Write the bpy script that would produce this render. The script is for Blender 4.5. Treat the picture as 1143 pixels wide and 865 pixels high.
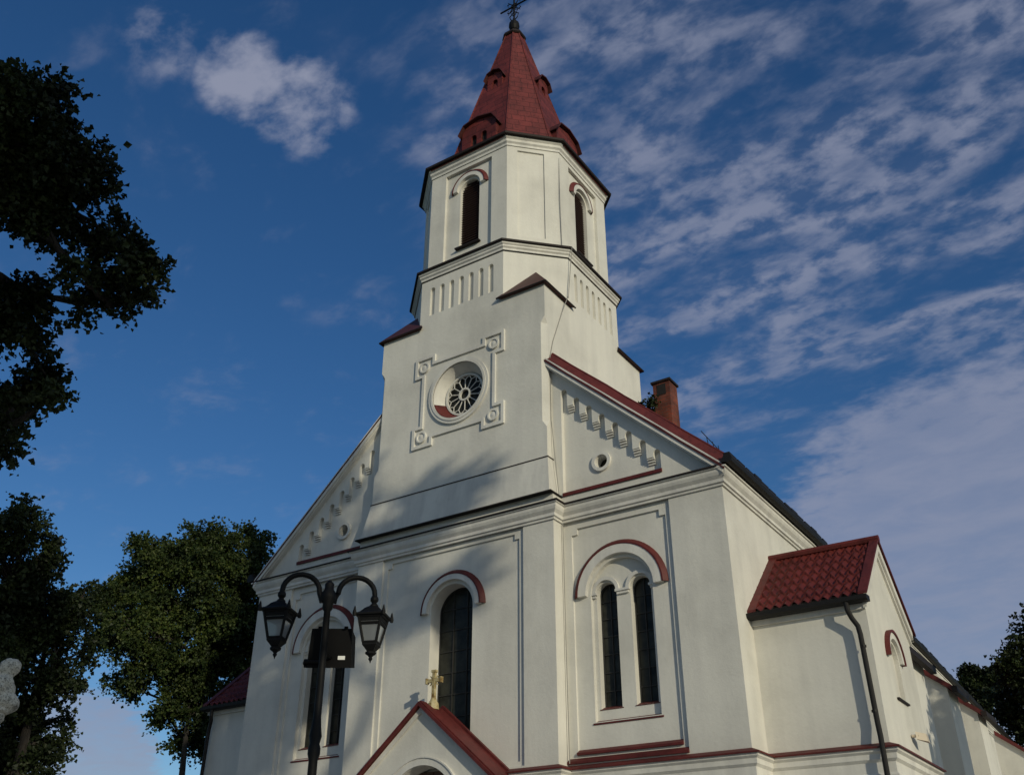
import bpy, bmesh, math, random
from mathutils import Vector, Matrix, noise
R = math.radians
C = bpy.context.scene
for o in list(bpy.data.objects): bpy.data.objects.remove(o)

# ------------------------------------------------------------------ camera
cd = bpy.data.cameras.new('camera'); cam = bpy.data.objects.new('camera', cd)
C.collection.objects.link(cam); C.camera = cam
cam.location = (13.978, -18.700, 1.6)
cam.rotation_euler = (math.pi/2 + 0.5166, 0, 0.5854)
cd.sensor_width = 36; cd.lens = 34.587; cd.clip_end = 5000

# ------------------------------------------------------------------ light
SUN = Vector((0.845, -0.455, 0.272)).normalized()
sd = bpy.data.lights.new('sun', 'SUN'); sun = bpy.data.objects.new('sun', sd)
C.collection.objects.link(sun)
sun.rotation_euler = SUN.to_track_quat('Z', 'Y').to_euler()
sun.location = SUN * 60
sd.energy = 2.2; sd.angle = R(0.5); sd.color = (1.0, 0.91, 0.68)

world = bpy.data.worlds.new('World'); C.world = world; world.use_nodes = True
wt = world.node_tree; wt.nodes.clear()
def wn(t, **k):
    n = wt.nodes.new(t)
    for a, b in k.items(): setattr(n, a, b)
    return n
def wl(a, b): wt.links.new(a, b)
def wmath(op, a, b=None, clamp=False):
    n = wn('ShaderNodeMath', operation=op, use_clamp=clamp)
    for i, v in enumerate((a, b)):
        if v is None: continue
        if isinstance(v, (int, float)): n.inputs[i].default_value = v
        else: wl(v, n.inputs[i])
    return n.outputs[0]
sky = wn('ShaderNodeTexSky', sky_type='NISHITA'); sky.sun_disc = False
sky.sun_elevation = R(15.8); sky.sun_rotation = math.atan2(SUN.x, SUN.y)
sky.air_density = 1.0; sky.dust_density = 0.35; sky.ozone_density = 3.2
hs = wn('ShaderNodeHueSaturation'); hs.inputs['Saturation'].default_value = 1.22; hs.inputs['Value'].default_value = 1.08; hs.inputs['Hue'].default_value = 0.507
wl(sky.outputs[0], hs.inputs['Color'])
tc = wn('ShaderNodeTexCoord'); sx = wn('ShaderNodeSeparateXYZ'); wl(tc.outputs['Generated'], sx.inputs[0])
zz = wmath('ADD', wmath('MAXIMUM', sx.outputs[2], 0.0), 0.12)
cx = wn('ShaderNodeCombineXYZ'); wl(wmath('DIVIDE', sx.outputs[0], zz), cx.inputs[0]); wl(wmath('DIVIDE', sx.outputs[1], zz), cx.inputs[1])
def wnoise(scale, detail, rough, dist=0.0, rot=0.0, sc=(1, 1, 1)):
    mp = wn('ShaderNodeMapping'); wl(cx.outputs[0], mp.inputs[0])
    mp.inputs['Rotation'].default_value = (0, 0, rot); mp.inputs['Scale'].default_value = sc
    n = wn('ShaderNodeTexNoise'); wl(mp.outputs[0], n.inputs[0])
    n.inputs['Scale'].default_value = scale; n.inputs['Detail'].default_value = detail
    n.inputs['Roughness'].default_value = rough; n.inputs['Distortion'].default_value = dist
    return n.outputs[0]
def wrange(v, a, b, c=0.0, d=1.0):
    n = wn('ShaderNodeMapRange', interpolation_type='SMOOTHSTEP'); wl(v, n.inputs[0])
    for i, q in enumerate((a, b, c, d)): n.inputs[i+1].default_value = q
    return n.outputs[0]
def spot(d, inner, outer):           # soft region of the sky around a direction
    n = wn('ShaderNodeVectorMath', operation='DOT_PRODUCT'); wl(tc.outputs['Generated'], n.inputs[0])
    n.inputs[1].default_value = Vector(d).normalized()
    return wrange(n.outputs['Value'], math.cos(R(outer)), math.cos(R(inner)))
fine = wnoise(18, 5, 0.56, 0.12, 0.35, (0.95, 1.25, 1))
mid2 = wnoise(7, 6, 0.6, 0.3, 0.5, (0.9, 1.3, 1))
mid = wnoise(4.2, 6, 0.58, 0.2, 0.25, (0.8, 1.6, 1))
# altocumulus bands broken into ripples, over the right of the church
reg1 = wmath('ADD', spot((-0.20, 0.74, 0.645), 6, 23), wmath('MULTIPLY', spot((0.03, 0.76, 0.65), 4, 18), 0.9))
reg1 = wmath('MINIMUM', wmath('ADD', reg1, wmath('MULTIPLY', spot((-0.34, 0.58, 0.75), 3, 15), 0.75)), 1.0)
band = wrange(wmath('ADD', mid, wmath('MULTIPLY', reg1, 0.13)), 0.49, 0.74)
rip = wrange(fine, 0.36, 0.62, 0.12, 1.0)
c1 = wmath('MULTIPLY', wmath('MULTIPLY', band, rip), wmath('MULTIPLY', reg1, 0.66))
# one brighter ragged cloud to the left of the spire, thin wisps elsewhere
reg2 = wmath('MAXIMUM', spot((-0.575, 0.41, 0.708), 0.1, 3.3), wmath('MULTIPLY', spot((-0.545, 0.46, 0.70), 0.1, 3.9), 0.72))
reg2 = wmath('MAXIMUM', reg2, wmath('MULTIPLY', spot((-0.607, 0.345, 0.715), 0.1, 3.2), 0.45))
puff = wrange(wmath('ADD', wmath('ADD', wmath('MULTIPLY', fine, 0.7), wmath('MULTIPLY', mid2, 0.6)), wmath('MULTIPLY', reg2, 0.30)), 0.68, 1.02)
c2 = wmath('MULTIPLY', puff, wmath('MULTIPLY', wrange(reg2, 0.0, 0.6), 0.9))
wisp = wmath('MULTIPLY', wmath('MULTIPLY', wrange(mid2, 0.50, 0.78), rip), 0.22)
# low bank, hazy white
edge = wmath('MULTIPLY', wmath('SUBTRACT', wmath('ADD', wmath('MULTIPLY', fine, 0.5), wmath('MULTIPLY', mid, 0.5)), 0.5), 1.5)
lowm = wmath('MAXIMUM', spot((-0.10, 0.955, 0.27), 3, 17), spot((-0.83, 0.545, 0.12), 2, 6.2))
low = wmath('MULTIPLY', wmath('MULTIPLY', wrange(wmath('ADD', lowm, edge), 0.28, 0.74), wrange(lowm, 0.0, 0.3)), wrange(mid2, 0.3, 0.68, 0.76, 1.0))
cov = wmath('MAXIMUM', wmath('MAXIMUM', c1, c2), wmath('MAXIMUM', wisp, wmath('MULTIPLY', low, 0.74)), True)
mixc = wn('ShaderNodeMixRGB'); wl(cov, mixc.inputs[0]); wl(hs.outputs[0], mixc.inputs[1]); mixc.inputs[2].default_value = (3.55, 3.85, 5.1, 1)
# unseen bright cloud added round the low sun, as fill for the shaded walls
fill_glow = wmath('MULTIPLY', spot((0.86, -0.42, 0.28), 12, 72), wrange(wmath('ADD', wmath('MULTIPLY', fine, 0.5), wmath('MULTIPLY', mid, 0.5)), 0.25, 0.7, 0.55, 1.0))
mixg = wn('ShaderNodeMixRGB'); wl(fill_glow, mixg.inputs[0]); wl(mixc.outputs[0], mixg.inputs[1]); mixg.inputs[2].default_value = (6.6, 7.4, 7.8, 1)
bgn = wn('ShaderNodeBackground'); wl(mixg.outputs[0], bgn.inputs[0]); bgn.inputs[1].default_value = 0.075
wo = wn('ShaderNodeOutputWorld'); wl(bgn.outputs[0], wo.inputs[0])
C.view_settings.view_transform = 'Standard'; C.view_settings.look = 'None'
C.view_settings.exposure = 0.07; C.view_settings.gamma = 1.0
C.render.engine = 'CYCLES'; C.render.resolution_x = 1024; C.render.resolution_y = 774

# ------------------------------------------------------------------ materials
def mat(name, base, rough=0.7, metal=0.0, spec=0.5):
    m = bpy.data.materials.new(name); m.use_nodes = True
    b = m.node_tree.nodes['Principled BSDF']
    b.inputs['Base Color'].default_value = (*base, 1); b.inputs['Roughness'].default_value = rough
    b.inputs['Metallic'].default_value = metal; b.inputs['Specular IOR Level'].default_value = spec
    return m, m.node_tree, b
def nz(t, scale, detail=4, rough=0.55, sc=(1, 1, 1), dist=0.0):
    co = t.nodes.new('ShaderNodeTexCoord'); mp = t.nodes.new('ShaderNodeMapping'); n = t.nodes.new('ShaderNodeTexNoise')
    t.links.new(co.outputs['Object'], mp.inputs[0]); t.links.new(mp.outputs[0], n.inputs[0])
    mp.inputs['Scale'].default_value = sc
    n.inputs['Scale'].default_value = scale; n.inputs['Detail'].default_value = detail
    n.inputs['Roughness'].default_value = rough; n.inputs['Distortion'].default_value = dist
    return n.outputs[0]
def ramp(t, v, stops):
    r = t.nodes.new('ShaderNodeValToRGB'); t.links.new(v, r.inputs[0])
    e = r.color_ramp.elements
    while len(e) < len(stops): e.new(0.5)
    for i, (p, c) in enumerate(stops):
        e[i].position = p; e[i].color = (*c, 1) if len(c) == 3 else c
    return r.outputs[0]
def mul(t, a, b, f=1.0):
    m = t.nodes.new('ShaderNodeMixRGB'); m.blend_type = 'MULTIPLY'; m.inputs[0].default_value = f
    t.links.new(a, m.inputs[1]); t.links.new(b, m.inputs[2]); return m.outputs[0]
def bump(t, b, h, dist, strength=1.0):
    n = t.nodes.new('ShaderNodeBump'); n.inputs['Distance'].default_value = dist; n.inputs['Strength'].default_value = strength
    t.links.new(h, n.inputs['Height']); t.links.new(n.outputs[0], b.inputs['Normal'])

def plaster(name, tone, dirt):
    m, t, b = mat(name, tone, 0.88, 0, 0.25)
    g = lambda k: tuple(c*k for c in tone)
    big = ramp(t, nz(t, 0.45, 6, 0.6), [(0.3, g(0.80)), (0.55, g(1.0)), (0.75, g(1.06))])
    streak = ramp(t, nz(t, 2.6, 5, 0.6, (1, 1, 0.09)), [(0.36, (1-dirt, 1-dirt, 1-dirt*0.9)), (0.6, (1, 1, 1))])
    spots = ramp(t, nz(t, 7, 6, 0.7), [(0.28, (1-0.7*dirt, 1-0.75*dirt, 1-0.75*dirt)), (0.42, (1, 1, 1))])
    t.links.new(mul(t, mul(t, big, streak), spots), b.inputs['Base Color'])
    bump(t, b, nz(t, 11, 9, 0.7), 0.016, 0.42)
    return m
M = {}
M['plaster'] = plaster('white_plaster', (0.68, 0.665, 0.61), 0.075)
M['trim'] = plaster('white_trim', (0.71, 0.695, 0.645), 0.16)
M['weathered'] = plaster('weathered_plaster', (0.66, 0.645, 0.59), 0.16)
def painted_red(name, tone, rough=0.6, seam=None):
    m, t, b = mat(name, tone, rough, 0, 0.35)
    g = lambda k: tuple(c*k for c in tone)
    c = ramp(t, nz(t, 1.3, 7, 0.65), [(0.3, g(0.62)), (0.5, g(1.0)), (0.72, g(1.28))])
    c2 = ramp(t, nz(t, 9, 5, 0.7, (1, 1, 0.35)), [(0.33, (0.55, 0.5, 0.5)), (0.5, (1, 1, 1))])
    t.links.new(mul(t, c, c2, 0.8), b.inputs['Base Color'])
    if seam:
        co = t.nodes.new('ShaderNodeTexCoord'); sp = t.nodes.new('ShaderNodeSeparateXYZ'); cb = t.nodes.new('ShaderNodeCombineXYZ'); ad = t.nodes.new('ShaderNodeMath')
        t.links.new(co.outputs['Object'], sp.inputs[0]); t.links.new(sp.outputs[0], ad.inputs[0]); t.links.new(sp.outputs[1], ad.inputs[1])
        t.links.new(ad.outputs[0], cb.inputs[0]); t.links.new(sp.outputs[2], cb.inputs[1])
        w = t.nodes.new('ShaderNodeTexBrick'); t.links.new(cb.outputs[0], w.inputs[0])
        for k_, v_ in (('Scale', 1.0), ('Brick Width', .62), ('Row Height', .30), ('Mortar Size', .014), ('Mortar Smooth', .4)): w.inputs[k_].default_value = v_
        for k_, f_ in (('Color1', 1.08), ('Color2', .84), ('Mortar', .52)): w.inputs[k_].default_value = (f_, f_, f_, 1)
        t.links.new(mul(t, mul(t, c, c2, 0.8), w.outputs[0]), b.inputs['Base Color'])
        bump(t, b, w.outputs[1], -0.02, 0.8)
    else: bump(t, b, nz(t, 5, 4), 0.012, 0.5)
    return m
M['red'] = painted_red('red_sheet_metal', (0.105, 0.017, 0.015))
M['spire'] = painted_red('red_spire_sheet', (0.138, 0.024, 0.021), 0.65, 1.5)
M['tile'] = painted_red('red_metal_tile', (0.105, 0.017, 0.013), 0.5)
M['maroon'] = painted_red('dark_red_sheet', (0.07, 0.020, 0.018), 0.55)
m, t, b = mat('black_painted_iron', (0.006, 0.006, 0.0065), 0.6, 0, 0.18); bump(t, b, nz(t, 22, 4), 0.004, 0.6); M['iron'] = m
m, t, b = mat('matt_black_plastic', (0.0035, 0.0035, 0.004), 0.7, 0, 0.12); M['black'] = m
m, t, b = mat('dark_flashing', (0.018, 0.012, 0.011), 0.7, 0, 0.3); bump(t, b, nz(t, 6, 4), 0.02, 0.6); M['flash'] = m
m, t, b = mat('gutter_metal', (0.010, 0.009, 0.009), 0.6, 0, 0.3); M['gutter'] = m
m, t, b = mat('dusty_window_glass', (0.020, 0.021, 0.020), 0.3, 0, 0.18)
t.links.new(ramp(t, nz(t, 3.5, 5), [(0.3, (0.010, 0.011, 0.010)), (0.7, (0.042, 0.044, 0.036))]), b.inputs['Base Color']); M['glass'] = m
m, t, b = mat('lead_bars', (0.022, 0.022, 0.021), 0.7); M['lead'] = m
m, t, b = mat('white_tracery', (0.62, 0.61, 0.57), 0.7); M['tracery'] = m
m, t, b = mat('brown_louver', (0.045, 0.020, 0.013), 0.75); bump(t, b, nz(t, 20, 4, .6, (.2, .2, 3)), 0.01, .6); M['louver'] = m
m, t, b = mat('dark_interior', (0.010, 0.009, 0.009), 0.9); M['dark'] = m
m, t, b = mat('brick', (0.25, 0.06, 0.03), 0.85)
br = t.nodes.new('ShaderNodeTexBrick'); co = t.nodes.new('ShaderNodeTexCoord'); sp = t.nodes.new('ShaderNodeSeparateXYZ'); cb = t.nodes.new('ShaderNodeCombineXYZ'); ad = t.nodes.new('ShaderNodeMath')
t.links.new(co.outputs['Object'], sp.inputs[0]); t.links.new(sp.outputs[0], ad.inputs[0]); t.links.new(sp.outputs[1], ad.inputs[1])
t.links.new(ad.outputs[0], cb.inputs[0]); t.links.new(sp.outputs[2], cb.inputs[1]); t.links.new(cb.outputs[0], br.inputs[0])
br.inputs['Color1'].default_value = (0.24, 0.050, 0.022, 1); br.inputs['Color2'].default_value = (0.15, 0.036, 0.020, 1); br.inputs['Mortar'].default_value = (0.14, 0.075, 0.055, 1)
br.inputs['Scale'].default_value = 1.0; br.inputs['Brick Width'].default_value = 0.26; br.inputs['Row Height'].default_value = 0.075; br.inputs['Mortar Size'].default_value = 0.008
soot = ramp(t, nz(t, 2.2, 6, 0.6), [(0.36, (0.35, 0.33, 0.32)), (0.6, (1, 1, 1))])
t.links.new(mul(t, br.outputs[0], soot), b.inputs['Base Color']); bump(t, b, br.outputs[1], -0.01, .8); M['brick'] = m
m, t, b = mat('weathered_stone', (0.42, 0.40, 0.36), 0.9)
t.links.new(mul(t, ramp(t, nz(t, 9, 8, 0.7), [(0.33, (0.16, 0.155, 0.135)), (0.45, (0.55, 0.53, 0.46)), (0.75, (0.66, 0.63, 0.55))]),
               ramp(t, nz(t, 45, 4, 0.7), [(0.38, (0.3, 0.3, 0.28)), (0.5, (1, 1, 1))])), b.inputs['Base Color'])
bump(t, b, nz(t, 30, 6, .7), 0.012, .8); M['stone'] = m
m, t, b = mat('lichen_stone', (0.45, 0.38, 0.22), 0.8)
t.links.new(ramp(t, nz(t, 7, 6, 0.65), [(0.36, (0.16, 0.09, 0.02)), (0.52, (0.42, 0.35, 0.18)), (0.8, (0.55, 0.50, 0.36))]), b.inputs['Base Color']); M['lichen'] = m
m, t, b = mat('frosted_lantern_glass', (0.30, 0.32, 0.34), 0.35, 0, 0.5); b.inputs['Transmission Weight'].default_value = 0.55; M['lampglass'] = m
m, t, b = mat('white_plastic', (0.75, 0.75, 0.73), 0.4); M['white'] = m
m, t, b = mat('tan_plastic', (0.50, 0.43, 0.33), 0.5); M['tan'] = m
m, t, b = mat('cable', (0.28, 0.27, 0.25), 0.7); M['cable'] = m
m, t, b = mat('oak_door', (0.075, 0.035, 0.018), 0.55); bump(t, b, nz(t, 9, 6, .6, (6, 6, .4)), 0.012, .6); M['wood'] = m
m, t, b = mat('grey_bark', (0.06, 0.05, 0.04), 0.95)
t.links.new(ramp(t, nz(t, 5, 6, .6, (3, 3, .5)), [(0.3, (0.012, 0.010, 0.009)), (0.7, (0.045, 0.038, 0.031))]), b.inputs['Base Color']); bump(t, b, nz(t, 8, 6, .6, (3, 3, .5)), .05, .8); M['bark'] = m
def leafmat(name, c0, c1, c2):
    m, t, b = mat(name, c1, 0.55, 0, 0.3)
    g = t.nodes.new('ShaderNodeNewGeometry')
    col = ramp(t, g.outputs['Random Per Island'], [(0.0, c0), (0.5, c1), (1.0, c2)])
    col = mul(t, col, ramp(t, nz(t, 0.75, 3, .5), [(0.36, (.42, .46, .42)), (0.50, (.85, .85, .8)), (0.62, (1.35, 1.3, 1.1))]))  # leaf age tone plus light and shade of clumps, put into the colour
    t.links.new(col, b.inputs['Base Color'])
    tr = t.nodes.new('ShaderNodeBsdfTranslucent'); t.links.new(col, tr.inputs[0])
    mx = t.nodes.new('ShaderNodeMixShader'); mx.inputs[0].default_value = 0.28
    t.links.new(b.outputs[0], mx.inputs[1]); t.links.new(tr.outputs[0], mx.inputs[2])
    t.links.new(mx.outputs[0], t.nodes['Material Output'].inputs[0])
    return m
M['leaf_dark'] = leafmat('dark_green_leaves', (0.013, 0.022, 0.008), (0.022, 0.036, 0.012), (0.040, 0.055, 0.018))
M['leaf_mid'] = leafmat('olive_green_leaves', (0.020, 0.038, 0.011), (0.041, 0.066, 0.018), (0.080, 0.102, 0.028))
m, t, b = mat('lawn_grass', (0.05, 0.08, 0.02), 0.95)
t.links.new(ramp(t, nz(t, 0.6, 8, .7), [(0.3, (0.03, 0.05, 0.014)), (0.7, (0.075, 0.10, 0.03))]), b.inputs['Base Color']); bump(t, b, nz(t, 40, 4), .05, 1); M['grass'] = m
m, t, b = mat('grey_pavers', (0.26, 0.25, 0.23), 0.85)
bk = t.nodes.new('ShaderNodeTexBrick'); co = t.nodes.new('ShaderNodeTexCoord'); t.links.new(co.outputs['Object'], bk.inputs[0])
bk.inputs['Color1'].default_value = (0.36, 0.345, 0.32, 1); bk.inputs['Color2'].default_value = (0.29, 0.28, 0.26, 1); bk.inputs['Mortar'].default_value = (0.09, 0.09, 0.08, 1)
bk.inputs['Scale'].default_value = 1.0; bk.inputs['Brick Width'].default_value = .2; bk.inputs['Row Height'].default_value = .1; bk.inputs['Mortar Size'].default_value = .006
t.links.new(bk.outputs[0], b.inputs['Base Color']); M['paver'] = m

# ------------------------------------------------------------------ builders
class MB:
    def __init__(s): s.bm = bmesh.new()
    def quad(s, *p):
        return s.bm.faces.new([s.bm.verts.new(Vector(q)) for q in p])
    def box(s, x0, x1, y0, y1, z0, z1):
        s.prism([(x0, y0), (x1, y0), (x1, y1), (x0, y1)], z0, z1); return s
    def loft(s, rings, cap=True, close=True):
        vs = [[s.bm.verts.new(Vector(p)) for p in r] for r in rings]
        n = len(vs[0])
        for a, b_ in zip(vs, vs[1:]):
            for i in range(n if close else n-1):
                j = (i+1) % n; s.bm.faces.new((a[i], a[j], b_[j], b_[i]))
        if cap:
            s.bm.faces.new(vs[0][::-1]); s.bm.faces.new(vs[-1])
        return s
    def prism(s, poly, z0, z1, f=lambda a, b_, c: (a, b_, c)):
        return s.loft([[f(a, b_, z0) for a, b_ in poly], [f(a, b_, z1) for a, b_ in poly]])
    def prism_y(s, poly, y0, y1):          # poly in (x, z), extruded along y
        return s.prism(poly, y0, y1, lambda a, b_, c: (a, c, b_))
    def prism_x(s, poly, x0, x1):          # poly in (y, z), extruded along x
        return s.prism(poly, x0, x1, lambda a, b_, c: (c, a, b_))
    def tube(s, pts, r, n=8, cap=True):
        pts = [Vector(p) for p in pts]; rs = r if isinstance(r, (list, tuple)) else [r]*len(pts)
        rings = []; ref = Vector((0, 0, 1))
        for i, p in enumerate(pts):
            d = (pts[min(i+1, len(pts)-1)] - pts[max(i-1, 0)]).normalized()
            if abs(d.dot(ref)) > 0.95: ref = Vector((1, 0, 0)) if abs(d.x) < .9 else Vector((0, 1, 0))
            u = d.cross(ref).normalized(); v = d.cross(u).normalized(); ref = v.cross(d).cross(d) if False else ref
            rings.append([p + (u*math.cos(2*math.pi*k/n) + v*math.sin(2*math.pi*k/n))*rs[i] for k in range(n)])
        return s.loft(rings, cap)
    def lathe(s, prof, c, n=12, rot=0.0, sq=None):
        c = Vector(c)
        return s.loft([[c + Vector((r*math.cos(rot+2*math.pi*k/n), r*math.sin(rot+2*math.pi*k/n), z)) for k in range(n)] for r, z in prof])
    def sweep(s, prof, path, closed=False):
        # prof: (out, z) closed outline; path: plan points with the outside on the right-hand side
        P = [Vector((a, b_)) for a, b_ in path]; n = len(P); rings = []
        for i in range(n):
            d0 = (P[i]-P[i-1]).normalized() if (i > 0 or closed) else None
            d1 = (P[(i+1) % n]-P[i]).normalized() if (i < n-1 or closed) else None
            if d0 is None: d0 = d1
            if d1 is None: d1 = d0
            n0 = Vector((d0.y, -d0.x)); n1 = Vector((d1.y, -d1.x)); m_ = (n0+n1)
            m_ = m_/max(m_.dot(n0), 0.2) if m_.length > 1e-6 else n0
            rings.append([(P[i].x+m_.x*o, P[i].y+m_.y*o, z) for o, z in prof])
        if closed: rings.append(rings[0])
        return s.loft(rings, cap=not closed)
    def face(s, fr, outer, depth=0.0, holes=()):
        # a wall face with recesses; each hole is (poly, further depth, its own holes, capped?)
        bm = s.bm; loops = [outer] + [h[0] for h in holes]; edges = []; rings = []
        for lp in loops:
            vs = [bm.verts.new(fr(a, b_, depth)) for a, b_ in lp]; rings.append(vs)
            edges += [bm.edges.new((vs[i], vs[(i+1) % len(vs)])) for i in range(len(vs))]
        bmesh.ops.triangle_fill(bm, use_beauty=True, use_dissolve=False, edges=edges)
        for h in holes:
            poly, d, sub, cap = h
            for i in range(len(poly)):
                p, q = poly[i], poly[(i+1) % len(poly)]
                s.quad(fr(*p, depth), fr(*q, depth), fr(*q, depth+d), fr(*p, depth+d))
            if cap: s.face(fr, poly, depth+d, sub)
        return s
    def plate(s, fr, outer, d0, d1, holes=()):
        # solid plate between two depths, pierced right through by the holes
        s.face(fr, outer, d0, [(h, d1-d0, (), False) for h in holes])
        s.face(fr, outer, d1, [(h, 0.0, (), False) for h in ()] if not holes else [(h, 1e-5, (), False) for h in holes])
        for i in range(len(outer)):
            p, q = outer[i], outer[(i+1) % len(outer)]
            s.quad(fr(*p, d0), fr(*q, d0), fr(*q, d1), fr(*p, d1))
        return s
    def build(s, name, m, parent=None, smooth=False, bevel=0.0, weld=True):
        if weld: bmesh.ops.remove_doubles(s.bm, verts=s.bm.verts, dist=5e-4)
        bmesh.ops.recalc_face_normals(s.bm, faces=s.bm.faces)
        me = bpy.data.meshes.new(name); s.bm.to_mesh(me); s.bm.free()
        ob = bpy.data.objects.new(name, me); C.collection.objects.link(ob)
        me.materials.append(m)
        if smooth:
            for p in me.polygons: p.use_smooth = True
            md = ob.modifiers.new('split', 'EDGE_SPLIT'); md.split_angle = R(40)
        if bevel:
            md = ob.modifiers.new('bevel', 'BEVEL'); md.width = bevel; md.segments = 2; md.limit_method = 'ANGLE'; md.angle_limit = R(40)
        if parent: ob.parent = parent
        return ob
def frame(o, u, v, n):
    o, u, v, n = map(Vector, (o, u, v, n))
    return lambda a, b_, d=0.0: o + u*a + v*b_ - n*d
def tag(o, label=None, cat=None, group=None, kind=None):
    if label: o['label'] = label
    if cat: o['category'] = cat
    if group: o['group'] = group
    if kind: o['kind'] = kind
    return o
def empty(name, loc=(0, 0, 0), rz=0.0):
    o = bpy.data.objects.new(name, None); C.collection.objects.link(o); o.location = loc; o.rotation_euler = (0, 0, rz); o.empty_display_size = 0.3
    return o
def arch(c, r, z0, zs, n=18, rise=1.0):        # round-headed opening, counter-clockwise
    return [(c-r, z0), (c+r, z0)] + [(c+r*math.cos(math.pi*k/n), zs+r*rise*math.sin(math.pi*k/n)) for k in range(n+1)]
def circle(c, z, r, n=32): return [(c+r*math.cos(2*math.pi*k/n), z+r*math.sin(2*math.pi*k/n)) for k in range(n)]
def rect(a0, a1, b0, b1): return [(a0, b0), (a1, b0), (a1, b1), (a0, b1)]
def inset(poly, d):                             # mitred inset of a counter-clockwise outline
    out = []; n = len(poly)
    for i in range(n):
        p0, p, p1 = Vector(poly[i-1]), Vector(poly[i]), Vector(poly[(i+1) % n])
        a, b_ = (p-p0).normalized(), (p1-p).normalized()
        na, nb = Vector((-a.y, a.x)), Vector((-b_.y, b_.x)); m_ = na+nb; m_ = m_/m_.dot(na)
        out.append((p.x+m_.x*d, p.y+m_.y*d))
    return out
def eared(a0, a1, b0, b1, e):                   # panel with small notched upper corners
    return [(a0, b0), (a1, b0), (a1, b1-e), (a1-e, b1-e), (a1-e, b1), (a0+e, b1), (a0+e, b1-e), (a0, b1-e)]
def arc_ring(fr, c, zs, r0, r1, d0, d1, mb, a0=0.0, a1=math.pi, n=22):
    rings = []
    for k in range(n+1):
        t_ = a0+(a1-a0)*k/n; cs, sn = math.cos(t_), math.sin(t_)
        rings.append([fr(c+r0*cs, zs+r0*sn, d0), fr(c+r1*cs, zs+r1*sn, d0), fr(c+r1*cs, zs+r1*sn, d1), fr(c+r0*cs, zs+r0*sn, d1)])
    mb.loft(rings); return mb
def fbox(mb, fr, a0, a1, b0, b1, d0, d1):       # box in a wall frame
    mb.loft([[fr(a0, b0, d0), fr(a1, b0, d0), fr(a1, b1, d0), fr(a0, b1, d0)], [fr(a0, b0, d1), fr(a1, b0, d1), fr(a1, b1, d1), fr(a0, b1, d1)]])
    return mb

# ------------------------------------------------------------------ ground
g = MB(); n = 60
gv = [[g.bm.verts.new(((i/n-.5)*1600, (j/n-.5)*1600, 0)) for i in range(n+1)] for j in range(n+1)]
for j in range(n):
    for i in range(n): g.bm.faces.new((gv[j][i], gv[j][i+1], gv[j+1][i+1], gv[j+1][i]))
tag(g.build('ground', M['grass']), kind='structure')
g = MB(); g.prism([(-16, -32), (24, -32), (24, -10), (15, -3), (15, 44), (-15, 44), (-15, -6), (-16, -10)], -0.05, 0.004)
tag(g.build('church_path', M['paver']), kind='structure')

# ================================================================== CHURCH
church = tag(empty('church'), 'white plastered church with a red octagonal spire, stepped gables and a small entrance porch', 'church')
ZB, ZC = 4.8, 10.3          # red band, cornice underside
BY = -0.374                 # front of the middle bay
TH = 2.78; TC = 2.53; TY = TC-TH   # tower half width, its centre and its front
SL = 0.934                  # roof slope
def roof_under(x): return 10.67+(7.44-abs(x))*SL-0.22

# ---- nave: front wall with its recessed panels and stepped gable frieze, sides, back
def stepped_panel():
    pts = [(3.05, 10.97)]
    for k in range(8):
        x0 = 3.05+0.343*k; zt = 13.79-0.33*k; w = 0.175; r = w/2
        if k > 0: pts.append((x0, zt+.33-.50))
        pts += [(x0+r-r*math.cos(math.pi*j/6), zt-r+r*math.sin(math.pi*j/6)) for j in range(7)]
        pts.append((x0+w, zt-.50 if k < 7 else 10.97))
    return pts[::-1]
nw = MB(); glass_holes = []
for s in (1, -1):
    fr = frame((0, 0, 0), (s, 0, 0), (0, 0, 1), (0, -1, 0))
    L1, L2 = 3.96, 4.80
    lancets = [(arch(L1, .25, 5.96, 8.44, 14), .30, (), False), (arch(L2, .25, 5.96, 8.44, 14), .30, (), False)]
    win = (arch(4.38, .765, 5.69, 8.40, 22), .11, lancets, True)
    pan2 = (eared(3.20, 5.60, 5.11, 10.05, .15), .05, [win], True)
    pan1 = (rect(2.78, 5.73, 4.92, 10.36), .06, [pan2], True)
    ocu = (circle(4.06, 11.6, .155, 20), .30, (), False)
    step = (stepped_panel(), .12, [ocu], True)
    nw.face(fr, [(2.60, 0), (7, 0), (7, roof_under(7)), (2.60, roof_under(2.6))], 0, [pan1, step])
    nw.quad((s*7, 0, 0), (s*7, 5.5, 0), (s*7, 5.5, 10.9), (s*7, 0, 10.9)); nw.quad((s*7, 5.5, 0), (s*7, 40, 0), (s*7, 40, 10.9), (s*7, 5.5, 10.9))
nw.quad((-7, 40, 0), (7, 40, 0), (7, 40, 11), (-7, 40, 11)); nw.bm.faces.new([nw.bm.verts.new(p) for p in ((-7, 40, 11), (7, 40, 11), (0, 40, 17.3))])
nave = nw.build('nave_wall', M['plaster'], church)
dk = MB()
dk.box(-6.6, 6.6, .62, 39.6, 0.1, 10.6)
dk.build('interior', M['dark'], nave)

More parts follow.
